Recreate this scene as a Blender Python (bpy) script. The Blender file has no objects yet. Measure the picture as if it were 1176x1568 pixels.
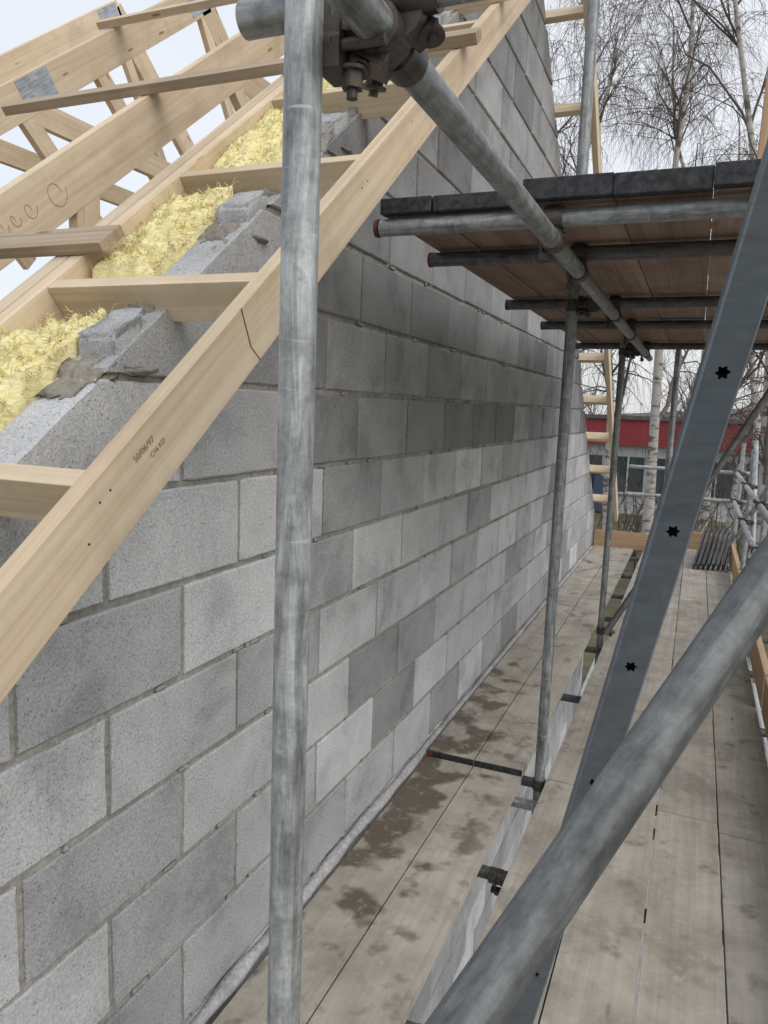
import bpy, bmesh, math, random
from mathutils import Vector, Matrix, noise
R = random.Random(7)
V = Vector
scene = bpy.context.scene

# ------------------------------------------------------------------ mesh builder
class MB:
    def __init__(s):
        s.v=[]; s.f=[]; s.m=[]; s.gc=[]; s.t=[]; s.sm=[]
    def add(s, vs, fs, mat=0, gc=None, tone=1.0, smooth=False):
        b=len(s.v)
        s.v.extend([tuple(x) for x in vs])
        s.gc.extend([tuple(x) for x in (gc if gc else vs)])
        s.t.extend(tone if isinstance(tone,list) else [tone]*len(vs))
        for f in fs:
            s.f.append([i+b for i in f]); s.m.append(mat); s.sm.append(smooth)
    def beam(s, p0, p1, w, h, up=(0,0,1), mat=0, tone=None):
        p0=V(p0); p1=V(p1); L=(p1-p0); ln=L.length; L=L/ln
        up=V(up); up=(up-L*up.dot(L)).normalized(); sd=L.cross(up)
        vs=[];gc=[];fs=[]; o=R.uniform(0,50); o2=R.uniform(0,5)
        for t in (0,1):
            c=p0.lerp(p1,t)
            for a,b in ((-1,-1),(1,-1),(1,1),(-1,1)):
                vs.append(c+sd*(a*w/2)+up*(b*h/2)); gc.append((t*ln+o, a*w/2+o2, b*h/2+o2*0.7))
        for k in range(4): fs.append((k,(k+1)%4,4+(k+1)%4,4+k))
        fs.append((3,2,1,0)); fs.append((4,5,6,7))
        s.add(vs,fs,mat,gc, tone if tone is not None else R.uniform(0.88,1.08))
    def box(s,a,b,mat=0,tone=1.0):
        a=V(a); b=V(b)
        vs=[(x,y,z) for z in (a.z,b.z) for y in (a.y,b.y) for x in (a.x,b.x)]
        fs=[(0,2,3,1),(4,5,7,6),(0,1,5,4),(2,6,7,3),(0,4,6,2),(1,3,7,5)]
        s.add(vs,fs,mat,None,tone)
    def tube(s,p0,p1,r,n=20,mat=0,tone=1.0,r2=None,cap=True,capmat=None):
        p0=V(p0);p1=V(p1);L=(p1-p0);ln=L.length;L=L/ln
        a=L.orthogonal().normalized();b=L.cross(a)
        r2=r if r2 is None else r2
        vs=[];gc=[]; o=R.uniform(0,20)
        for t,rr,c in ((0,r,p0),(ln,r2,p1)):
            for i in range(n):
                q=2*math.pi*i/n
                vs.append(c+a*(math.cos(q)*rr)+b*(math.sin(q)*rr)); gc.append((t+o,math.cos(q)*rr,math.sin(q)*rr))
        fs=[(i,(i+1)%n,n+(i+1)%n,n+i) for i in range(n)]
        s.add(vs,fs,mat,gc,tone,True)
        if cap:
            cm=mat if capmat is None else capmat
            s.add(vs[:n],[tuple(range(n))],cm,gc[:n],tone); s.add(vs[n:],[tuple(range(n))],cm,gc[n:],tone)
    def path(s,pts,rs,n,tone,mat=0):
        vs=[];k=len(pts)
        for i,p in enumerate(pts):
            d=(pts[min(i+1,k-1)]-pts[max(i-1,0)])
            if d.length<1e-6: d=V((0,0,1))
            d.normalize()
            a=d.cross(V((0.31,0.92,0.11))).normalized(); b=d.cross(a)
            for j in range(n):
                q=2*math.pi*j/n
                vs.append(p+a*(math.cos(q)*rs[i])+b*(math.sin(q)*rs[i]))
        fs=[]
        for i in range(k-1):
            for j in range(n):
                fs.append((i*n+j,i*n+(j+1)%n,(i+1)*n+(j+1)%n,(i+1)*n+j))
        s.add(vs,fs,mat,None,tone,True)
    def build(s,name,mats,parent=None,bevel=0,recalc=True):
        me=bpy.data.meshes.new(name); me.from_pydata(s.v,[],s.f)
        me.polygons.foreach_set("material_index",s.m)
        me.polygons.foreach_set("use_smooth",s.sm)
        at=me.attributes.new("gc",'FLOAT_VECTOR','POINT'); at.data.foreach_set("vector",[c for g in s.gc for c in g])
        at=me.attributes.new("tone",'FLOAT','POINT'); at.data.foreach_set("value",s.t)
        for m in mats: me.materials.append(m)
        if recalc:
            bm=bmesh.new(); bm.from_mesh(me); bmesh.ops.recalc_face_normals(bm,faces=bm.faces); bm.to_mesh(me); bm.free()
        me.update()
        ob=bpy.data.objects.new(name,me); scene.collection.objects.link(ob)
        if parent: ob.parent=parent
        if bevel:
            md=ob.modifiers.new("bev",'BEVEL'); md.width=bevel; md.segments=2; md.limit_method='ANGLE'
        return ob
def empty(name):
    e=bpy.data.objects.new(name,None); scene.collection.objects.link(e); return e

# ------------------------------------------------------------------ materials
def nm(name):
    m=bpy.data.materials.new(name); m.use_nodes=True; nt=m.node_tree
    return m,nt,nt.nodes["Principled BSDF"]
def nd(nt,t,**k):
    n=nt.nodes.new(t)
    for a,b in k.items():
        if a.startswith("i_"): n.inputs[a[2:].replace("_"," ")].default_value=b
        else: setattr(n,a,b)
    return n
def ramp(nt,src,stops):
    r=nt.nodes.new("ShaderNodeValToRGB")
    e=r.color_ramp.elements
    while len(e)<len(stops): e.new(0.5)
    for i,(p,c) in enumerate(stops):
        e[i].position=p; e[i].color=(c,c,c,1) if not isinstance(c,tuple) else (*c,1)
    nt.links.new(src,r.inputs[0]); return r.outputs[0]
def mix(nt,fac,a,b,mode='MIX'):
    m=nt.nodes.new("ShaderNodeMixRGB"); m.blend_type=mode
    for i,x in enumerate((fac,a,b)):
        if isinstance(x,(int,float)): m.inputs[i].default_value=x if i==0 else (x,x,x,1)
        elif isinstance(x,tuple): m.inputs[i].default_value=(*x,1)
        else: nt.links.new(x,m.inputs[i])
    return m.outputs[0]
def mapping(nt,src,scale):
    m=nt.nodes.new("ShaderNodeMapping"); m.inputs["Scale"].default_value=scale; nt.links.new(src,m.inputs[0]); return m.outputs[0]
def noi(nt,vec,scale,detail=2,rough=0.55,dist=0):
    n=nd(nt,"ShaderNodeTexNoise",i_Scale=scale,i_Detail=detail,i_Roughness=rough,i_Distortion=dist); nt.links.new(vec,n.inputs["Vector"]); return n.outputs["Fac"]
def vor(nt,vec,scale,feature='F1'):
    n=nd(nt,"ShaderNodeTexVoronoi",feature=feature,i_Scale=scale); nt.links.new(vec,n.inputs["Vector"]); return n.outputs["Distance"]
def attr(nt,name,out="Fac"):
    return nd(nt,"ShaderNodeAttribute",attribute_name=name).outputs[out]
def pos(nt): return nt.nodes.new("ShaderNodeNewGeometry").outputs["Position"]
def bump(nt,bsdf,h,strength=0.5,dist=0.003):
    b=nd(nt,"ShaderNodeBump",i_Strength=strength,i_Distance=dist); nt.links.new(h,b.inputs["Height"])
    nt.links.new(b.outputs[0],bsdf.inputs["Normal"])
def math_(nt,op,a,b=0.0):
    m=nt.nodes.new("ShaderNodeMath"); m.operation=op
    for i,x in enumerate((a,b)):
        if isinstance(x,(int,float)): m.inputs[i].default_value=x
        else: nt.links.new(x,m.inputs[i])
    return m.outputs[0]

def wood(name,c1,c2,knot=(0.2,0.1,0.04),rough=0.75,deck=False,knots=True,dirt=0.25):
    m,nt,b=nm(name); g=attr(nt,"gc","Vector"); P=pos(nt)
    n1=noi(nt,mapping(nt,g,(1.2,70,70)),1.0,3,0.6,0.6)
    n2=noi(nt,mapping(nt,g,(0.5,12,12)),1.0,2,0.5,1.5)
    f=math_(nt,'ADD',math_(nt,'MULTIPLY',n1,0.5),math_(nt,'MULTIPLY',n2,0.5))
    col=ramp(nt,f,[(0.36,c2),(0.6,c1)])
    if knots:
        kv=vor(nt,mapping(nt,g,(2.6,11,11)),1.0)
        k=ramp(nt,kv,[(0.0,1.0),(0.05,0.85),(0.10,0.0)])
        col=mix(nt,k,col,knot)
    d=ramp(nt,noi(nt,P,5.0,4,0.65),[(0.48,0.0),(0.75,dirt)])
    col=mix(nt,d,col,tuple(x*0.45 for x in c2))
    if deck:
        sx=nd(nt,"ShaderNodeSeparateXYZ"); nt.links.new(P,sx.inputs[0])
        gx=ramp(nt,sx.outputs[0],[(0.18,1.0),(0.46,0.0)])
        big=noi(nt,P,3.4,5,0.65,0.4)
        st=ramp(nt,big,[(0.42,0.0),(0.55,0.35),(0.68,0.75)])
        col=mix(nt,st,col,(0.25,0.225,0.185))
        st2=ramp(nt,noi(nt,P,8.0,3,0.6),[(0.60,0.0),(0.70,0.65)])
        col=mix(nt,st2,col,(0.17,0.15,0.115))
        gy=nd(nt,"ShaderNodeMapRange",i_From_Min=1.3,i_From_Max=2.6); nt.links.new(sx.outputs[1],gy.inputs[0])
        gy2=nd(nt,"ShaderNodeMapRange",i_From_Min=4.6,i_From_Max=2.9); nt.links.new(sx.outputs[1],gy2.inputs[0])
        gate=math_(nt,'MULTIPLY',math_(nt,'MULTIPLY',gx,gy.outputs[0]),gy2.outputs[0])
        wn=math_(nt,'ADD',noi(nt,P,6.0,3,0.5),math_(nt,'MULTIPLY',gate,0.18))
        wet=ramp(nt,wn,[(0.59,0.0),(0.68,0.9)])
        wet=math_(nt,'MULTIPLY',wet,ramp(nt,sx.outputs[0],[(0.3,1.0),(0.55,0.35)]))
        col=mix(nt,wet,col,(0.12,0.095,0.065))
        dust=ramp(nt,noi(nt,P,19,4,0.75),[(0.56,0.0),(0.70,0.5)])
        col=mix(nt,dust,col,(0.55,0.54,0.51))
        rr=ramp(nt,wet,[(0,0.8),(1,0.45)]); nt.links.new(rr,b.inputs["Roughness"])
    else: b.inputs["Roughness"].default_value=rough
    col=mix(nt,1.0,col,attr(nt,"tone","Color"),'MULTIPLY')
    nt.links.new(col,b.inputs["Base Color"])
    bump(nt,b,n1,0.3,0.002); b.inputs["Specular IOR Level"].default_value=0.3
    return m
M_tim=wood("new_timber",(0.74,0.62,0.455),(0.60,0.465,0.31),knot=(0.27,0.15,0.08),dirt=0.35)
M_old=wood("greyed_timber",(0.46,0.37,0.27),(0.31,0.235,0.165))
M_deck=wood("scaffold_board",(0.52,0.485,0.42),(0.42,0.385,0.32),deck=True,knot=(0.25,0.20,0.15),dirt=0.4)
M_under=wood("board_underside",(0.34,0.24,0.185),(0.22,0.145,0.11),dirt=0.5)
M_toe=wood("toe_board",(0.50,0.35,0.22),(0.36,0.24,0.14))

def blockmat(name,base):
    m,nt,b=nm(name); P=pos(nt)
    n1=noi(nt,P,175,2,0.7); n3=noi(nt,P,3.8,4,0.62,0.3)
    v=vor(nt,P,135); pits=ramp(nt,v,[(0.08,1.0),(0.26,0.0)])
    pm=ramp(nt,noi(nt,P,34,1),[(0.44,0.0),(0.60,0.9)])
    pits=math_(nt,'MULTIPLY',pits,pm)
    col=ramp(nt,n1,[(0.32,tuple(x*0.80 for x in base)),(0.68,tuple(min(1,x*1.18) for x in base))])
    st=ramp(nt,n3,[(0.36,0.66),(0.46,0.90),(0.56,1.0),(0.68,1.14)])
    col=mix(nt,0.8,col,st,'MULTIPLY')
    col=mix(nt,math_(nt,'MULTIPLY',pits,0.8),col,tuple(x*0.33 for x in base))
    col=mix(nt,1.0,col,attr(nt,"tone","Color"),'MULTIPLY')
    nt.links.new(col,b.inputs["Base Color"]); b.inputs["Roughness"].default_value=0.95; b.inputs["Specular IOR Level"].default_value=0.15
    h=math_(nt,'SUBTRACT',math_(nt,'MULTIPLY',n1,0.8),pits)
    bump(nt,b,h,0.75,0.0035)
    return m
M_blk=blockmat("concrete_block",(0.50,0.51,0.52))
def mortar(name,c):
    m,nt,b=nm(name);P=pos(nt);n=noi(nt,P,60,3,0.7);n2=noi(nt,P,5,2)
    col=ramp(nt,n,[(0.3,tuple(x*0.7 for x in c)),(0.7,tuple(x*1.25 for x in c))])
    col=mix(nt,0.6,col,ramp(nt,n2,[(0.35,0.7),(0.65,1.2)]),'MULTIPLY')
    nt.links.new(col,b.inputs["Base Color"]);b.inputs["Roughness"].default_value=0.95
    bump(nt,b,n,0.9,0.006);return m
M_mort=mortar("mortar",(0.32,0.31,0.28))
M_mort2=mortar("fresh_mortar",(0.27,0.25,0.21))
M_fil=mortar("grey_mortar_fillet",(0.42,0.42,0.42))

def galv(name,c,metal=0.45,rough=0.5,rust=0.12,con=1.0):
    m,nt,b=nm(name);g=attr(nt,"gc","Vector");P=pos(nt)
    n1=noi(nt,mapping(nt,g,(5,45,45)),1.0,4,0.75,0.8); n2=noi(nt,P,26,4,0.72)
    col=ramp(nt,n1,[(0.32,tuple(x*(1-0.5*con) for x in c)),(0.5,c),(0.68,tuple(min(1,x*(1+0.5*con)) for x in c))])
    col=mix(nt,0.8*con,col,ramp(nt,n2,[(0.36,0.6),(0.6,1.15)]),'MULTIPLY')
    sc=ramp(nt,noi(nt,mapping(nt,g,(70,10,10)),1.0,2),[(0.66,0.0),(0.72,0.6*con)])
    col=mix(nt,sc,col,tuple(min(1,x*1.7) for x in c))
    ru=ramp(nt,n2,[(0.60,0.0),(0.75,min(1,rust*4))])
    col=mix(nt,ru,col,(0.16,0.12,0.09))
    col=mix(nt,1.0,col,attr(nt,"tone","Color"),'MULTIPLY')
    nt.links.new(col,b.inputs["Base Color"]);b.inputs["Metallic"].default_value=metal
    nt.links.new(ramp(nt,n1,[(0.3,rough-0.15*con),(0.7,rough+0.18*con)]),b.inputs["Roughness"])
    bump(nt,b,n2,0.3*con,0.0015);return m
M_galv=galv("galvanised_steel",(0.38,0.405,0.41))
M_dark=galv("dull_steel",(0.13,0.13,0.135),0.3,0.6,0.15)
M_coup=galv("coupler_steel",(0.10,0.085,0.075),0.4,0.5,0.25)
M_blue=galv("grey_painted_steel",(0.105,0.125,0.145),0.05,0.42,0.03,0.3)
def plain(name,c,rough=0.7,metal=0.0,var=0.25,scale=20):
    m,nt,b=nm(name);P=pos(nt)
    n=noi(nt,P,scale,2,0.6)
    col=ramp(nt,n,[(0.3,tuple(x*(1-var) for x in c)),(0.7,tuple(min(1,x*(1+var)) for x in c))])
    nt.links.new(col,b.inputs["Base Color"]);b.inputs["Roughness"].default_value=rough;b.inputs["Metallic"].default_value=metal
    return m
M_black=plain("black_edge_band",(0.03,0.032,0.035),0.6,0.2,0.7,60)
M_red=plain("red_cap",(0.12,0.025,0.025),0.6)
M_ink=plain("ink",(0.06,0.045,0.035),0.8)
M_pencil=plain("pencil",(0.30,0.22,0.15),0.8)
M_hole=plain("hole_dark",(0.012,0.012,0.012),0.9)
def insul():
    m,nt,b=nm("glass_wool");P=pos(nt)
    n=noi(nt,mapping(nt,P,(1,1,2.2)),40,4,0.75,2.0);n2=noi(nt,P,12,2,0.7)
    col=ramp(nt,n,[(0.28,(0.78,0.60,0.20)),(0.45,(0.93,0.82,0.40)),(0.66,(0.97,0.93,0.62))])
    col=mix(nt,0.4,col,ramp(nt,n2,[(0.35,0.85),(0.6,1.05)]),'MULTIPLY')
    nt.links.new(col,b.inputs["Base Color"]);b.inputs["Roughness"].default_value=1.0;b.inputs["Specular IOR Level"].default_value=0.02
    bump(nt,b,n,0.8,0.007);return m
M_ins=insul()
M_plate=galv("nail_plate_steel",(0.42,0.46,0.50),0.4,0.5,0.02,0.6)

# ------------------------------------------------------------------ camera
cam=bpy.data.cameras.new("cam");co=bpy.data.objects.new("camera",cam);scene.collection.objects.link(co);scene.camera=co
F0=1150.0
yaw=math.radians(22.3);pit=math.radians(8.0);rol=math.atan(0.0376)
h=V((-math.sin(yaw),math.cos(yaw),0));r0=V((math.cos(yaw),math.sin(yaw),0));z=V((0,0,1))
Fw=h*math.cos(pit)-z*math.sin(pit);U0=h*math.sin(pit)+z*math.cos(pit)
X=r0*math.cos(rol)+U0*math.sin(rol);Y=-r0*math.sin(rol)+U0*math.cos(rol)
mt=Matrix((X,Y,-Fw)).transposed().to_4x4();mt.translation=V((1.0,0,1.5));co.matrix_world=mt
cam.sensor_fit='VERTICAL';cam.sensor_height=24;cam.lens=F0/1568*24;cam.clip_start=0.02;cam.clip_end=1000

# ------------------------------------------------------------------ gable geometry
TN=0.77;AY=4.26;AZ=0.713+TN*AY;TF=0.80
def wtop(y): return 0.713+TN*y if y<AY else AZ-TF*(y-AY)
RS=0.782;R0_=0.768
RZ=R0_+RS*AY
def rtop(y): return R0_+RS*y if y<AY else RZ-TF*(y-AY)
house=empty("unfinished_block_house")
def clip(poly,a,b,c):
    out=[]
    for i in range(len(poly)):
        p=poly[i];q=poly[(i+1)%len(poly)]
        dp=a*p[0]+b*p[1]-c;dq=a*q[0]+b*q[1]-c
        if dp<=0: out.append(p)
        if (dp<0<dq) or (dq<0<dp):
            t=dp/(dp-dq);out.append((p[0]+(q[0]-p[0])*t,p[1]+(q[1]-p[1])*t))
    return out
def ragged(poly,seed):
    out=[]
    for i in range(len(poly)):
        p=poly[i];q=poly[(i+1)%len(poly)];L=math.hypot(q[0]-p[0],q[1]-p[1])
        n=max(1,int(L/0.022))
        for k in range(n):
            t=k/n;y=p[0]+(q[0]-p[0])*t;zz=p[1]+(q[1]-p[1])*t
            a=0.0026 if k else 0.005
            out.append((y+a*noise.noise(V((y*45,zz*45,seed))),zz+a*noise.noise(V((y*45,zz*45,seed+9)))))
    return out
def inset(poly,d):
    cy=sum(p[0] for p in poly)/len(poly);cz=sum(p[1] for p in poly)/len(poly)
    ry=max(abs(p[0]-cy) for p in poly);rz=max(abs(p[1]-cz) for p in poly)
    fy=max(0.3,1-d/max(ry,1e-4));fz=max(0.3,1-d/max(rz,1e-4))
    return [(cy+(p[0]-cy)*fy,cz+(p[1]-cz)*fz) for p in poly]
YW0,YW1=-2.2,8.75
mb=MB()
noggY=[0.794+0.439*i for i in range(-4,9) if 0.794+0.439*i<AY-0.1]
for k in range(-12,18):
    z0=0.245+0.215*(k);z1=z0+0.215
    if z0>AZ: break
    ph=-0.02 if k%2 else 0.195
    i=int((YW0-ph)/0.443)-1
    while ph+i*0.443<YW1:
        ya=ph+i*0.443;yb=ya+0.443;i+=1
        j=lambda s=0.0022:R.uniform(-s,s)
        g=0.0074
        poly=[(ya+g+j(),z0+g+j()),(yb-g+j(),z0+g+j()),(yb-g+j(),z1-g+j()),(ya+g+j(),z1-g+j())]
        o=R.uniform(-0.008,0.004)
        for c_ in ((-TN,1,0.713+o),(TF,1,AZ+TF*AY),(1,0,YW1),(-1,0,-YW0)):
            if len(poly)>=3: poly=clip(poly,*c_)
        if len(poly)<3: continue
        cy=sum(p[0] for p in poly)/len(poly);cz=sum(p[1] for p in poly)/len(poly)
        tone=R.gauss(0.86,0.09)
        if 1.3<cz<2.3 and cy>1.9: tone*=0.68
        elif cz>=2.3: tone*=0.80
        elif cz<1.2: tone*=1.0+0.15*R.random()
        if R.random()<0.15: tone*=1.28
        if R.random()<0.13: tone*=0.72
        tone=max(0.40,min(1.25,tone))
        xo=R.uniform(-0.0025,0.0015)
        poly=ragged(poly,R.uniform(0,99))
        n=len(poly);ins=inset(poly,0.0045)
        vs=[(xo,p[0],p[1]) for p in ins]+[(xo-0.0045,p[0],p[1]) for p in poly]+[(-0.098,p[0],p[1]) for p in poly]
        fs=[tuple(range(n)),tuple(range(3*n-1,2*n-1,-1))]
        for a in range(n):
            b=(a+1)%n
            fs.append((a,b,n+b,n+a));fs.append((n+a,n+b,2*n+b,2*n+a))
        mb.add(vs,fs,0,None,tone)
core=[(YW0+0.01,-2.35),(YW1-0.01,-2.35),(YW1-0.01,wtop(YW1)-0.012),(AY,AZ-0.014),(YW0+0.01,max(-2.3,wtop(YW0)-0.012))]
n=len(core)
mb.add([(-0.0095,*p) for p in core]+[(-0.09,*p) for p in core],[tuple(range(n)),tuple(range(2*n-1,n-1,-1))]+[(a,(a+1)%n,n+(a+1)%n,n+a) for a in range(n)],1)
def lump(mb,c,sx,sy,sz,seed,mat=0,tone=1.0,sl=0.0,res=10,amp=0.35,boxy=0.5):
    vs=[];fs=[]
    nu,nv=res*2,res
    for i in range(nv+1):
        th=math.pi*i/nv
        for j in range(nu):
            ph=2*math.pi*j/nu
            d=V((math.sin(th)*math.cos(ph),math.sin(th)*math.sin(ph),math.cos(th)))
            e=V([math.copysign(abs(q)**boxy,q) for q in d])
            nn=1+amp*noise.noise(d*1.7+V((seed,seed*2,0)))+amp*0.6*noise.noise(d*5+V((seed,0,seed)))
            p=V((e.x*sx,e.y*sy,e.z*sz))*nn
            p.z+=sl*p.y
            vs.append(V(c)+p)
    for i in range(nv):
        for j in range(nu):
            fs.append((i*nu+j,i*nu+(j+1)%nu,(i+1)*nu+(j+1)%nu,(i+1)*nu+j))
    mb.add(vs,fs,mat,None,tone,True)
for _ in range(150):
    k=R.randint(-1,8);y=R.uniform(0.2,6);zz=0.245+0.215*k
    if zz<wtop(y)-0.1: lump(mb,(-0.006,y,zz+R.uniform(-.002,.002)),0.006,R.uniform(.008,.03),R.uniform(.004,.007),R.uniform(0,99),1,1,0,5,0.6,0.9)
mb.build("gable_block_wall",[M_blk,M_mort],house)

mb=MB()
for i,y in enumerate(noggY):
    yy=y-0.075
    lump(mb,(-0.052,yy,wtop(yy)-0.004),0.044,0.043,0.038,i*3.1,0,0.85,0.65,14,0.3,0.25)
    lump(mb,(-0.06,yy-0.075,wtop(yy-0.075)-0.016),0.05,0.06,0.026,i*5.3,1,1,0.77,14,0.7,0.8)
    lump(mb,(-0.055,y+0.035,wtop(y+0.035)-0.015),0.048,0.035,0.03,i*7.3,1,1,0.77,12,0.6,0.8)
    lump(mb,(-0.04,yy+0.02,wtop(yy)-0.055),0.043,0.06,0.012,i*2.3,1,1,0.0,10,0.5,0.7)
mb.build("verge_packing",[M_blk,M_mort2],house)

mb=MB();pts=[];rs=[]
for i in range(200):
    y=-0.6+i*0.047
    pts.append(V((0.010+0.006*noise.noise(V((y*3,0,0))),y,0.010+0.008*noise.noise(V((y*2,5,0))))))
    rs.append(0.019+0.007*noise.noise(V((y*7,9,0))))
mb.path(pts,rs,12,1.0)
mb.build("base_mortar_fillet",[M_fil],house)
mb=MB()
mb.box((-9,8.55,-2.35),(-0.11,8.74,0.4),0);mb.box((-9,-2.2,-2.35),(-0.11,-2.0,-0.9),0)
mb.build("side_walls",[M_blk],house)
mb=MB();mb.box((-9,-1.9,-0.35),(-0.3,8.5,-0.32),0)
mb.build("attic_floor",[M_old],house)

# ------------------------------------------------------------------ gable ladder
mb=MB()
nN=V((0,-RS,1)).normalized();nFr=V((0,0.8,1)).normalized()
def rafter(mb,x,w,dep,y0,y1,tone=None,near=True,mat=0):
    nn=nN if near else nFr
    a=V((x,y0,rtop(y0)))-nn*dep/2;b=V((x,y1,rtop(y1)))-nn*dep/2
    mb.beam(a,b,w,dep,nn,mat,tone)
rafter(mb,0.234,0.031,0.106,-0.9,AY,0.93)
rafter(mb,-0.30,0.038,0.117,-0.9,AY,1.02)
rafter(mb,0.231,0.038,0.117,AY+0.04,8.9,1.0,False)
rafter(mb,-0.30,0.038,0.117,AY+0.04,8.9,1.0,False)
for y in noggY:
    p=V((0,y,rtop(y)))-nN*0.045
    mb.beam((-0.281,p.y,p.z),(0.2183,p.y,p.z),0.034,0.084,nN)
y=AY+0.4
while y<8.8:
    p=V((0,y,rtop(y)))-nFr*0.045
    mb.beam((-0.281,p.y,p.z),(0.212,p.y,p.z),0.036,0.086,nFr);y+=0.44
mb.build("gable_ladder",[M_tim],house,0.0015)

# trusses
mb=MB()
TX=[-0.345,-0.925,-2.12,-2.80]
for i,x in enumerate(TX):
    rafter(mb,x,0.042,0.165,-1.6,AY-0.02);rafter(mb,x,0.042,0.165,AY+0.02,9.3,None,False)
    mb.beam((x,2.0,rtop(2.0)-0.15),(x,2.0,-0.3),0.04,0.10,(0,1,0))
    mb.beam((x,6.5,rtop(6.5)-0.15),(x,6.5,-0.3),0.04,0.10,(0,1,0))
    mb.beam((x,2.9,rtop(2.9)-0.18),(x,5.65,rtop(2.9)-0.18),0.04,0.12,(0,0,1))
    mb.beam((x,2.85,rtop(2.85)-0.17),(x,3.5,rtop(2.2)-0.22),0.038,0.10,(0,1,0.5))
    mb.beam((x,3.35,rtop(3.35)-0.17),(x,4.0,rtop(2.7)-0.22),0.038,0.10,(0,1,0.5))
    mb.beam((x,4.95,rtop(2.8)-0.1),(x,AY,rtop(AY)-0.2),0.038,0.08,(0,1,0.5))
    mb.beam((x,-1.6,-0.42),(x,9.2,-0.42),0.04,0.12)
mb.build("roof_trusses",[M_tim],house,0.0015)
mb=MB()
d=V((0,1,RS)).normalized()
for x in TX[2:]:
    for (yy,ll) in ((2.88,0.24),(AY-0.12,0.2)):
        p=V((x+0.0225,yy,rtop(yy)))-nN*0.075
        mb.beam(p-d*ll/2,p+d*ll/2,0.002,0.135,nN,0,1.0)
        for a in range(-6,7):
            for b in range(-3,4):
                q=p+d*(a*ll/14)+nN*(b*0.016)
                mb.beam(q-d*0.003+V((0.0012,0,0)),q+d*0.003+V((0.0012,0,0)),0.001,0.002,nN,1,1.6)
mb.build("nail_plates",[M_plate,M_dark],house)

mb=MB()
def batten(y,x0,x1,w=0.075,t=0.03,mat=0,lift=0.002,ang=0.0):
    p=V((0,y,rtop(y)))+nN*(t/2+lift)
    mb.beam((x0,p.y-ang,p.z-ang*RS),(x1,p.y+ang,p.z+ang*RS),w,t,nN,mat)
batten(2.32,-1.60,0.30,0.06,0.034,1)
batten(1.357,-4.1,-0.22,0.085,0.026,1)
batten(3.48,-2.2,0.02,0.07,0.036,0)
batten(2.72,-0.05,0.32,0.06,0.03,0)
mb.build("temporary_battens",[M_tim,M_old],house,0.0015)

# insulation
mb=MB()
def ih(P,u,v):
    return -0.042+0.03*noise.noise(P*8)+0.028*noise.noise(P*22)+0.016*noise.noise(P*55)+0.035*math.sin(math.pi*min(1,u*1.1))*math.sin(math.pi*v)
for i in range(len(noggY)-1):
    ya=noggY[i]+0.02;yb=noggY[i+1]-0.018
    NU,NV=64,26
    y0=ya+ (0.13*R.random() if i%2 else 0.03)
    vs=[];fs=[]
    for a in range(NU+1):
        for b in range(NV+1):
            u=a/NU;v=b/NV
            y=y0+(yb-y0)*u;x=-0.275+0.172*v
            P=V((x,y,i*3.0));hh=ih(P,u,v)
            if b==0 or b==NV or a==0 or a==NU: hh=-0.17
            xx=x+0.012*noise.noise(P*30+V((7,0,0)));yy=y+0.02*noise.noise(P*26+V((0,9,0)))
            vs.append((xx,yy,rtop(y)+hh))
    for a in range(NU):
        for b in range(NV):
            q=a*(NV+1)+b;fs.append((q,q+1,q+NV+2,q+NV+1))
    mb.add(vs,fs,0,None,1.0,True)
    for _ in range(900 if 2<i<9 else 200):
        y=R.uniform(y0+0.003,yb-0.003);x=R.uniform(-0.272,-0.102)
        P=V((x,y,i*3.0));u=(y-y0)/(yb-y0);v=(x+0.275)/0.172
        p=V((x,y,rtop(y)+ih(P,u,v)-0.003));dd=V((R.gauss(0,1),R.gauss(0,1),abs(R.gauss(0,0.5)))).normalized()
        pts=[p]
        for s in range(3):
            dd=(dd+V((R.gauss(0,.5),R.gauss(0,.5),R.gauss(0,.4)))).normalized();pts.append(pts[-1]+dd*R.uniform(0.004,0.011))
        mb.path(pts,[0.0013,0.0011,0.0008,0.0003],3,1.0)
mb.build("glass_wool_insulation",[M_ins],house,recalc=False)

def txt(s,loc,xd,nd_,size,name):
    cu=bpy.data.curves.new(name,'FONT');cu.body=s;cu.size=size;cu.extrude=0.0002;cu.align_x='CENTER'
    ob=bpy.data.objects.new(name,cu);scene.collection.objects.link(ob)
    xd=V(xd).normalized();nd_=V(nd_).normalized();yd=nd_.cross(xd)
    m=Matrix((xd,yd,nd_)).transposed().to_4x4();m.translation=V(loc);ob.matrix_world=m
    cu.materials.append(M_pencil);ob.parent=house
def onraf(y,off): return V((0.2502,y,rtop(y)))-nN*off
txt("50/06/97",onraf(0.87,0.035),(0,1,RS),(1,0,0),0.015,"timber_stamp")
txt("C16 KD",onraf(0.89,0.052),(0,1,RS),(1,0,0),0.012,"timber_stamp_grade")
mb=MB()
mb.beam(onraf(1.14,0.0),onraf(1.13,0.07),0.0006,0.0022,(0,1,0));mb.beam(onraf(1.13,0.07),onraf(1.14,0.106),0.0006,0.0014,(0,1,0))
for (y,o) in ((0.78,.03),(0.8,.03),(0.74,.06),(1.3,.03),(1.33,.03),(1.6,.04),(1.63,.04),(1.9,.03),(1.28,.05)):
    p=onraf(y,o);mb.tube(p-V((0.001,0,0)),p+V((0.0004,0,0)),0.0018,8)
for k,yk in enumerate((1.60,1.645,1.70,1.80)):
    cpt=V((-0.925+0.0216,yk,rtop(yk)))-nN*(0.08+R.uniform(-.015,.015))
    r1=(.014,.012,.018,.034)[k];r2=(.022,.018,.022,.036)[k]
    pts=[cpt+d*(r1*math.cos(a*0.4)+0.0015*a)+nN*(r2*math.sin(a*0.4))for a in range(17)]
    mb.path(pts,[0.0008]*17,4,1.0,1)
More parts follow.
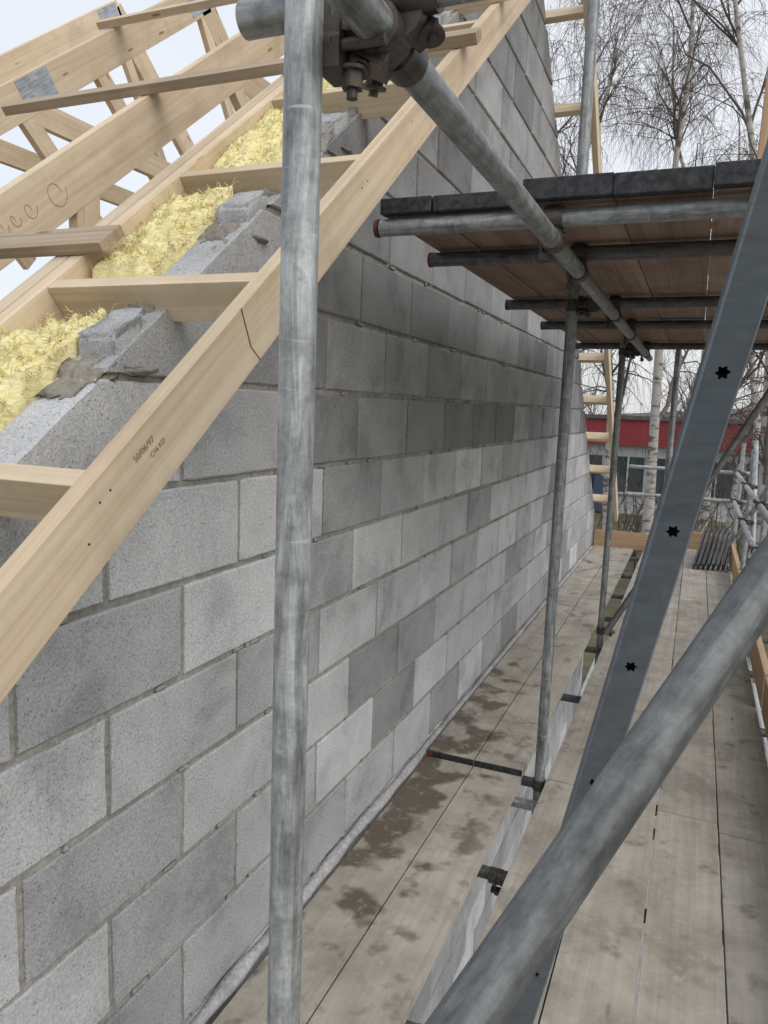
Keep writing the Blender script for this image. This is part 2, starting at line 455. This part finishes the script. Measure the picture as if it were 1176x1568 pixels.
mb.build("carpenter_marks",[M_ink,M_pencil],house)

# ------------------------------------------------------------------ scaffold
scaf=empty("scaffold")
RT=0.0212
mb=MB()
def T(p0,p1,mat=0,tone=1.0): mb.tube(p0,p1,RT,28,mat,tone)
T((0.57,0.77,-2.35),(0.57,0.77,2.9))
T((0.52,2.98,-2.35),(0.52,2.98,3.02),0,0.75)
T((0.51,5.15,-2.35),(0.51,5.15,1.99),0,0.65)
T((0.83,5.7,-2.35),(0.83,5.7,2.95))
for y in (0.77,2.98,5.6,7.2,8.9): T((1.47,y,-2.35),(1.47,y,2.0 if y<5.9 else 1.25))
T((0.643,0.68,1.905),(0.643,5.7,1.905),0,0.7)
T((1.43,-0.5,1.905),(1.43,5.7,1.905),0,0.7)
T((0.459,0.825,1.95),(1.7,0.825,1.95),0,0.8)
T((0.20,1.86,1.955),(1.75,1.86,1.955),0,0.75)
for y in (2.28,3.29,4.08,5.3): T((0.19,y,1.955),(1.7,y,1.955),1,1.0)
for y in (1.86,2.28,3.29,4.08,5.3): mb.tube((0.186,y,1.955),(0.196,y,1.955),0.0225,20,2)
T((0.60,-0.6,-0.11),(0.60,9.3,-0.11),0,0.7);T((1.43,-0.6,-0.11),(1.43,9.3,-0.11),0,0.7)
for y in (0.35,0.72,1.42,1.62,2.35,2.86,3.05,4.1,5.05,5.9,6.7,7.6,8.6): T((0.03,y,-0.066),(1.6,y,-0.066),0 if y in(0.72,2.86,1.42) else 1,0.9)
for zz in (0.93,0.62):
    T((0.32,8.95,zz),(1.6,8.95,zz));T((1.43,2.9,zz+0.0),(1.43,9.1,zz+0.0))
T((0.55,5.1,0.05),(1.47,5.1,1.85),1,1.3)
T((1.50,5.7,1.1),(1.50,9.1,0.2));T((1.52,6.5,-0.1),(1.52,7.9,1.3))
mb.build("tubes",[M_galv,M_dark,M_red],scaf)
mb=MB()
A=V((1.065,0.746,1.35));B=V((0.884,0.486,1.063));dd=(A-B)
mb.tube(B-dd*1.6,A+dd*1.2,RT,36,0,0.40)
mb.build("diagonal_brace_tube",[M_galv],scaf)

mb=MB()
def coupler(p1,a1,p2,a2,out,ring1=True):
    p1=V(p1);p2=V(p2);a1=V(a1).normalized();a2=V(a2).normalized();out=V(out).normalized()
    if ring1: mb.tube(p1-a1*0.022,p1+a1*0.022,0.0265,20)
    mb.tube(p2-a2*0.022,p2+a2*0.022,0.0265,20)
    mb.tube(p1,p2,0.02,12)
    for p,a in ((p1,a1),(p2,a2)):
        s_=a.cross(out)
        if s_.length<0.1: s_=a.orthogonal()
        s_.normalize()
        q=p+s_*0.030
        o2=out if abs(out.dot(a))<0.9 else a.orthogonal().normalized()
        mb.beam(q-o2*0.03-a*0.016,q-o2*0.03+a*0.016,0.022,0.012,o2)
        mb.tube(q-o2*0.036,q+o2*0.045,0.006,10)
        mb.tube(q+o2*0.020,q+o2*0.034,0.0115,6);mb.tube(q+o2*0.034,q+o2*0.038,0.015,14)
        mb.tube(q-o2*0.046,q-o2*0.036,0.0105,6)
    mb.beam(p2-out*0.02+a2*0.02,p2-out*0.045+a2*0.02,0.03,0.014,a2)
coupler((0.60,0.80,1.915),(0,0,1),(0.643,0.815,1.905),(0,1,0),(0.15,-0.3,-1),False)
coupler((0.62,0.825,1.95),(1,0,0),(0.643,0.87,1.905),(0,1,0),(-0.2,0.2,-1))
coupler((0.68,0.825,1.95),(1,0,0),(0.66,0.84,1.925),(0,1,0),(0.3,-0.3,-1),True)
mb.beam((0.595,0.80,1.86),(0.595,0.80,1.96),0.03,0.05,(0,1,0));mb.beam((0.60,0.815,1.895),(0.645,0.83,1.875),0.05,0.018,(0,0,1))
mb.tube((0.615,0.80,1.835),(0.615,0.80,1.90),0.0065,12);mb.tube((0.615,0.80,1.845),(0.615,0.80,1.862),0.0125,6);mb.tube((0.615,0.80,1.862),(0.615,0.80,1.866),0.017,16)
mb.tube((0.60,0.785,1.885),(0.66,0.785,1.885),0.0065,12);mb.tube((0.585,0.785,1.885),(0.60,0.785,1.885),0.012,6)
for y in (1.86,2.28,3.29,4.08,5.3): coupler((0.643,y,1.955),(1,0,0),(0.643,y+0.01,1.905),(0,1,0),(0.2,0.2,-1))
coupler((0.52,2.98,1.905),(0,0,1),(0.60,2.99,1.905),(0,1,0),(0.2,-0.6,-0.8))
coupler((0.51,5.15,1.905),(0,0,1),(0.60,5.15,1.905),(0,1,0),(0.2,-0.6,-0.8))
coupler((0.52,2.98,-0.03),(0,0,1),(0.56,2.98,-0.066),(1,0,0),(0.3,-0.8,0.5))
coupler((0.57,0.77,-0.08),(0,0,1),(0.60,0.77,-0.11),(0,1,0),(0.3,-0.8,0.5))
coupler((0.51,5.15,0.05),(0,0,1),(0.56,5.12,0.06),(0.5,0,1),(0.3,-0.8,0.5))
for zz in (0.93,0.62):
    for y in (5.6,7.2,8.9): coupler((1.47,y,zz),(0,0,1),(1.43,y,zz),(0,1,0),(-1,-0.3,0))
for y in (1.42,1.62,2.35): coupler((0.50,y,-0.07),(1,0,0),(0.60,y,-0.11),(0,1,0),(-0.2,-0.3,1))
mb.build("couplers",[M_coup],scaf,0.001)

mb=MB()
def board(x0,x1,y0,y1,ztop,th=0.036,mat=0,band=True,tone=None,bm=1,g=0.0028):
    zj=R.uniform(-0.002,0.002)
    mb.beam(((x0+x1)/2,y0+g,ztop-th/2+zj),((x0+x1)/2+R.uniform(-.001,.001),y1-g,ztop-th/2+zj),(x1-x0)-2*g,th,(0,0,1),mat,tone)
    if band:
        for ya,yb in ((y0+g-0.002,y0+g+0.03),(y1-g-0.03,y1-g+0.002)):
            mb.box((x0+g-0.001,ya,ztop-th+zj-0.001),(x1-g+0.001,yb,ztop+zj+0.0012),bm,1.0)
xi=[0.035,0.245,0.455]
for a in range(2):
    board(xi[a],xi[a+1],-0.9,2.95,0.0,band=False)
    board(xi[a],xi[a+1],2.955,6.1,0.028,band=False)
    board(xi[a],xi[a+1],6.1,9.3,0.028,band=False)
    mb.box((xi[a]+0.004,2.951,-0.008),(xi[a+1]-0.004,2.9575,0.024),1)
mb.box((0.036,2.9485,0.004),(0.06,2.951,0.022),2)
xo=[0.548,0.765,0.982,1.199,1.416]
js=[[-0.9,2.98,6.55,9.4],[-0.9,3.2,6.6,9.4],[-0.9,2.92,6.6,9.4],[-0.9,2.86,6.2,9.4]]
for a in range(4):
    for q in range(3): board(xo[a],xo[a+1],js[a][q],js[a][q+1],0.0,band=False)
mb.build("lower_deck_boards",[M_deck,M_black,M_red],scaf,0.002)
mb=MB()
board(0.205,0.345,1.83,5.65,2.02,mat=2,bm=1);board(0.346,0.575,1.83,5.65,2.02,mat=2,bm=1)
x=0.575
for a in range(5):
    s0=R.uniform(2.7,4.2)
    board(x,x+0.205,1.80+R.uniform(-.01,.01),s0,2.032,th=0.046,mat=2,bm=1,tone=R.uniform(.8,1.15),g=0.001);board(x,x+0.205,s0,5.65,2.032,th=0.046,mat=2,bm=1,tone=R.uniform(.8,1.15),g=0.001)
    x+=0.2055
mb.build("upper_deck_boards",[M_deck,M_black,M_under],scaf,0.003)
mb=MB()
mb.beam((0.02,8.72,0.115),(0.93,8.72,0.115),0.036,0.19,(0,0,1));mb.beam((1.45,0.5,0.1),(1.45,4.2,0.1),0.036,0.19);mb.beam((1.45,4.25,0.1),(1.45,8.7,0.1),0.036,0.19)
mb.beam((0.93,9.3,0.1),(1.45,9.3,0.1),0.036,0.19)
mb.build("toe_boards",[M_toe],scaf,0.002)

# perforated flat strut
mb=MB()
P1=V((1.023,1.055,1.558));P4=V((0.897,1.179,0.916));D=(P4-P1).normalized();pitch=(P4-P1).length/3
nn=V((0.22,-1,0.05));nn=(nn-D*nn.dot(D)).normalized();W=D.cross(nn).normalized()
hw=0.0225;NS=24
for k in range(-6,8):
    c=P1+D*(pitch*k);outer=[];inner=[]
    for i in range(NS):
        q=2*math.pi*(i+0.5)/NS;ca,sa=math.cos(q),math.sin(q)
        kk=1/max(abs(ca),abs(sa)); outer.append(c+D*(ca*kk*hw)+W*(sa*kk*hw))
        rr=0.0092 if (i//2)%2==0 else 0.0066
        inner.append(c+D*(ca*rr)+W*(sa*rr))
    deep=[p-nn*0.004 for p in inner]
    mb.add(outer+inner+deep,[(i,(i+1)%NS,NS+(i+1)%NS,NS+i) for i in range(NS)]+[(NS+i,NS+(i+1)%NS,2*NS+(i+1)%NS,2*NS+i) for i in range(NS)],0)
    a=c+D*hw;b=P1+D*(pitch*(k+1))-D*hw
    mb.add([a-W*hw,a+W*hw,b+W*hw,b-W*hw],[(0,1,2,3)],0)
    for i in range(4):
        q0=2*math.pi*(i*6+2.5)/NS;q1=2*math.pi*(i*6+3.5)/NS
        def pt(q):
            ca,sa=math.cos(q),math.sin(q);kk=1/max(abs(ca),abs(sa));return c+D*(ca*kk*hw)+W*(sa*kk*hw)
        qm=(q0+q1)/2;cc=c+D*(math.copysign(hw,math.cos(qm)))+W*(math.copysign(hw,math.sin(qm)))
        mb.add([pt(q0),cc,pt(q1)],[(0,1,2)],0)
a=P1+D*(pitch*-6.5);b=P1+D*(pitch*7.5)
for sg in (-1,1):
    mb.add([a+W*hw*sg,b+W*hw*sg,b+W*(hw+0.003)*sg-nn*0.003,a+W*(hw+0.003)*sg-nn*0.003],[(0,1,2,3)],0,None,1.6)
    mb.add([a+W*(hw+0.003)*sg-nn*0.003,b+W*(hw+0.003)*sg-nn*0.003,b+W*(hw+0.003)*sg-nn*0.022,a+W*(hw+0.003)*sg-nn*0.022],[(0,1,2,3)],0)
mb.add([a+W*hw-nn*0.02,b+W*hw-nn*0.02,b-W*hw-nn*0.02,a-W*hw-nn*0.02],[(0,1,2,3)],1)
mb.build("perforated_steel_strut",[M_blue,M_hole,M_dark],None,recalc=False)

lad=empty("timber_ladder")
mb=MB()
b0=V((1.12,3.0,2.04));t0=V((1.16,3.35,4.2))
for dx in (0,0.27): mb.beam(b0+V((dx,0,0)),t0+V((dx,0,0)),0.035,0.06,(0,-1,0.2))
for i in range(9):
    p=b0.lerp(t0,(i+0.5)/9);mb.tube(p,p+V((0.27,0,0)),0.013,10)
mb.build("stiles_and_rungs",[M_toe],lad,0.002)

mb=MB()
for i in range(7):
    x=1.08+0.045*i;mb.beam((x,8.0+0.02*i,0.03),(x+0.10,8.95,0.28+R.uniform(-.02,.02)),0.02,0.07,(0,0,1),0,R.uniform(.6,1.3))
    mb.tube((x+0.02,8.0,0.02),(x+0.12,9.0,0.22),0.008,8,1)
mb.build("stacked_steel_brackets",[M_dark,M_galv],None)

# ------------------------------------------------------------------ ground & background
m,nt,b=nm("ground_mud_grass");P=pos(nt)
n=noi(nt,P,0.25,4,0.6);n2=noi(nt,P,3,3,0.7)
col=ramp(nt,n,[(0.4,(0.10,0.085,0.06)),(0.55,(0.13,0.13,0.06)),(0.65,(0.22,0.21,0.19))])
col=mix(nt,0.7,col,ramp(nt,n2,[(0.3,0.6),(0.7,1.3)]),'MULTIPLY')
nt.links.new(col,b.inputs["Base Color"]);b.inputs["Roughness"].default_value=1
mb=MB();mb.add([(-400,-400,-2.36),(400,-400,-2.36),(400,400,-2.36),(-400,400,-2.36)],[(0,1,2,3)]);mb.build("ground",[m])
mb=MB();mb.add([(-0.2,-4,-2.352),(4,-4,-2.352),(4,12,-2.352),(-0.2,12,-2.352)],[(0,1,2,3)]);mb.build("concrete_path",[plain("path_concrete",(0.40,0.40,0.40),0.9,0,0.2,5)])

shop=empty("red_fascia_building")
M_redp=plain("red_cladding",(0.27,0.03,0.04),0.6,0,0.15,1)
M_wht=plain("white_render",(0.50,0.51,0.52),0.8,0,0.1,1)
M_glass=plain("window_glass",(0.05,0.07,0.08),0.15,0,0.4,1)
M_bl=plain("blue_panel",(0.05,0.08,0.14),0.5)
M_yel=plain("yellow_panel",(0.45,0.36,0.10),0.6)
mb=MB()
mb.box((-14,31,-2.36),(9,40,0.35),1);mb.box((-14.2,30.7,0.35),(9.2,40,1.35),0);mb.box((-14.3,30.6,1.35),(9.3,40.1,1.5),2)
for i in range(14):
    x=-13.2+i*1.6
    mb.box((x,30.93,-1.5),(x+1.2,30.99,-0.1),3);mb.box((x+0.57,30.88,-1.5),(x+0.63,30.93,-0.1),1);mb.box((x-0.05,30.86,-1.58),(x+1.25,30.99,-1.5),1)
mb.box((-2.6,30.5,-2.3),(-2.1,30.85,-0.9),4);mb.box((-3.5,30.5,-1.4),(-2.8,30.85,-1.0),5)
mb.build("walls_and_windows",[M_redp,M_wht,M_dark,M_glass,M_bl,M_yel],shop)

M_bark_n,nt,b=nm("birch_bark")
t=attr(nt,"tone","Fac");P=pos(nt)
col=ramp(nt,t,[(0.0,(0.095,0.07,0.06)),(0.45,(0.14,0.115,0.10)),(1.0,(0.46,0.44,0.41))])
dk=ramp(nt,noi(nt,mapping(nt,P,(3,3,9)),1.0,2,0.7),[(0.5,0.0),(0.62,0.8)])
col=mix(nt,math_(nt,'MULTIPLY',dk,t),col,(0.05,0.045,0.04))
nt.links.new(col,b.inputs["Base Color"]);b.inputs["Roughness"].default_value=0.9
def grow(mb,p,d,L,r,lv,rng,maxl,kids,weep,lens):
    segs=(10,6,4,4)[lv]
    n=(8,5,3,3)[lv]
    pts=[p.copy()];rs=[r];dd=d.copy();out=[]
    for i in range(segs):
        jit=0.10 if lv==0 else 0.22
        dd=dd+V((rng.gauss(0,jit),rng.gauss(0,jit),rng.gauss(0,jit*0.6)))
        if lv==0: dd.z+=0.12
        if lv==1: dd.z+=0.06
        if lv>=2: dd.z-=weep*(0.35 if lv==2 else 0.75)
        dd.normalize()
        q=pts[-1]+dd*(L/segs);pts.append(q);rr=r*(1-0.82*(i+1)/segs);rs.append(rr);out.append((q,dd.copy(),(i+1)/segs,rr))
    mb.path(pts,rs,n,max(0.0,min(1.0,(r-0.012)/0.07)))
    if lv>=maxl: return
    for c in range(kids[lv]):
        f=rng.uniform(0.22 if lv==0 else 0.12,1.0);k=min(segs-1,int(f*segs));q,qd,ff,rr=out[k]
        q=pts[k].lerp(pts[k+1],rng.random())
        a=rng.uniform(0,2*math.pi);o=qd.orthogonal().normalized();o2=qd.cross(o)
        sp=rng.uniform(0.6,1.2);nd2=(qd+(o*math.cos(a)+o2*math.sin(a))*sp).normalized()
        if lv==0: nd2=(nd2+V((0,0,0.5))).normalized()
        l2=lens[lv+1]*rng.uniform(0.6,1.25)*(1-0.45*ff if lv==0 else 1)
        grow(mb,q,nd2,l2,max(0.0035,rr*(0.6 if lv<2 else 0.5)),lv+1,rng,maxl,kids,weep,lens)
trees=[(-2.2,13.5,11,1.0),(0.2,15,12,0.9),(1.9,12.5,10.5,0.7),(3.4,16,12,1.0),(-0.9,18,13,0.8),(1.2,20,13,0.6),(-3.5,17,12,0.9),(2.6,23,13,0.5)]
for i,(x,y,hh,wp) in enumerate(trees):
    rng=random.Random(100+i);mb=MB()
    grow(mb,V((x,y,-2.4)),V((rng.gauss(0,.05),rng.gauss(0,.05),1)),hh,0.10+0.02*rng.random(),0,rng,3,(17,9,8),wp,(hh,3.3,1.5,0.9))
    mb.build("bare_birch_tree",[M_bark_n],None,recalc=False)
mb=MB();rng=random.Random(5)
for i in range(80):
    x=rng.uniform(-25,15);y=rng.uniform(26,60)
    if 29.5<y<41: y+=14
    grow(mb,V((x,y,-2.4)),V((0,0,1)),rng.uniform(5,9),0.1,0,rng,2,(12,7),0.2,(8,2.6,1.4))
mb.build("distant_trees",[M_bark_n],None,recalc=False)
mb=MB()
for i in range(70):
    x=rng.uniform(-4.5,6);y=rng.uniform(14,27)
    for k in range(3): grow(mb,V((x,y,-2.4)),V((rng.gauss(0,.4),rng.gauss(0,.4),1)).normalized(),rng.uniform(1.8,4.2),0.022,1,rng,2,(0,9),0.1,(3,2,0.9))
mb.build("scrub_bushes",[M_bark_n],None,recalc=False)
mb=MB();vs=[];fs=[];NX=80
for i in range(NX+1):
    x=-200+400*i/NX;vs+= [(x,150,-2.5),(x,165,3+3*noise.noise(V((x*0.02,0,0)))+1.0*noise.noise(V((x*0.2,0,0))))]
for i in range(NX): fs.append((2*i,2*i+2,2*i+3,2*i+1))
mb.add(vs,fs,0);mb.build("hills",[plain("hill_scrub",(0.14,0.13,0.11),1,0,0.3,0.2)])

# ------------------------------------------------------------------ light
w=bpy.data.worlds.new("World");scene.world=w;w.use_nodes=True;nt=w.node_tree
for n in list(nt.nodes): nt.nodes.remove(n)
out=nt.nodes.new("ShaderNodeOutputWorld")
sky=nt.nodes.new("ShaderNodeTexSky");sky.sky_type='NISHITA';sky.sun_disc=False
S=V((0.75,-0.40,0.80)).normalized()
sky.sun_elevation=math.asin(S.z);sky.sun_rotation=math.atan2(S.x,S.y);sky.dust_density=4
b1=nt.nodes.new("ShaderNodeBackground");b1.inputs[1].default_value=0.05;nt.links.new(sky.outputs[0],b1.inputs[0])
b2=nt.nodes.new("ShaderNodeBackground")
tc=nt.nodes.new("ShaderNodeTexCoord");cl=noi(nt,tc.outputs["Generated"],1.6,2,0.5)
cr=ramp(nt,cl,[(0.35,(0.80,0.84,0.89)),(0.60,(0.95,0.955,0.965))]);nt.links.new(cr,b2.inputs[0]);b2.inputs[1].default_value=0.84
ad=nt.nodes.new("ShaderNodeAddShader");nt.links.new(b1.outputs[0],ad.inputs[0]);nt.links.new(b2.outputs[0],ad.inputs[1]);nt.links.new(ad.outputs[0],out.inputs[0])
sl=bpy.data.lights.new("sun",'SUN');sl.energy=0.75;sl.angle=math.radians(35);sl.color=(1.0,0.985,0.965)
so=bpy.data.objects.new("sun",sl);scene.collection.objects.link(so);so.rotation_mode='QUATERNION';so.rotation_quaternion=S.to_track_quat('Z','Y')
scene.view_settings.view_transform='Standard';scene.view_settings.look='None';scene.view_settings.exposure=0
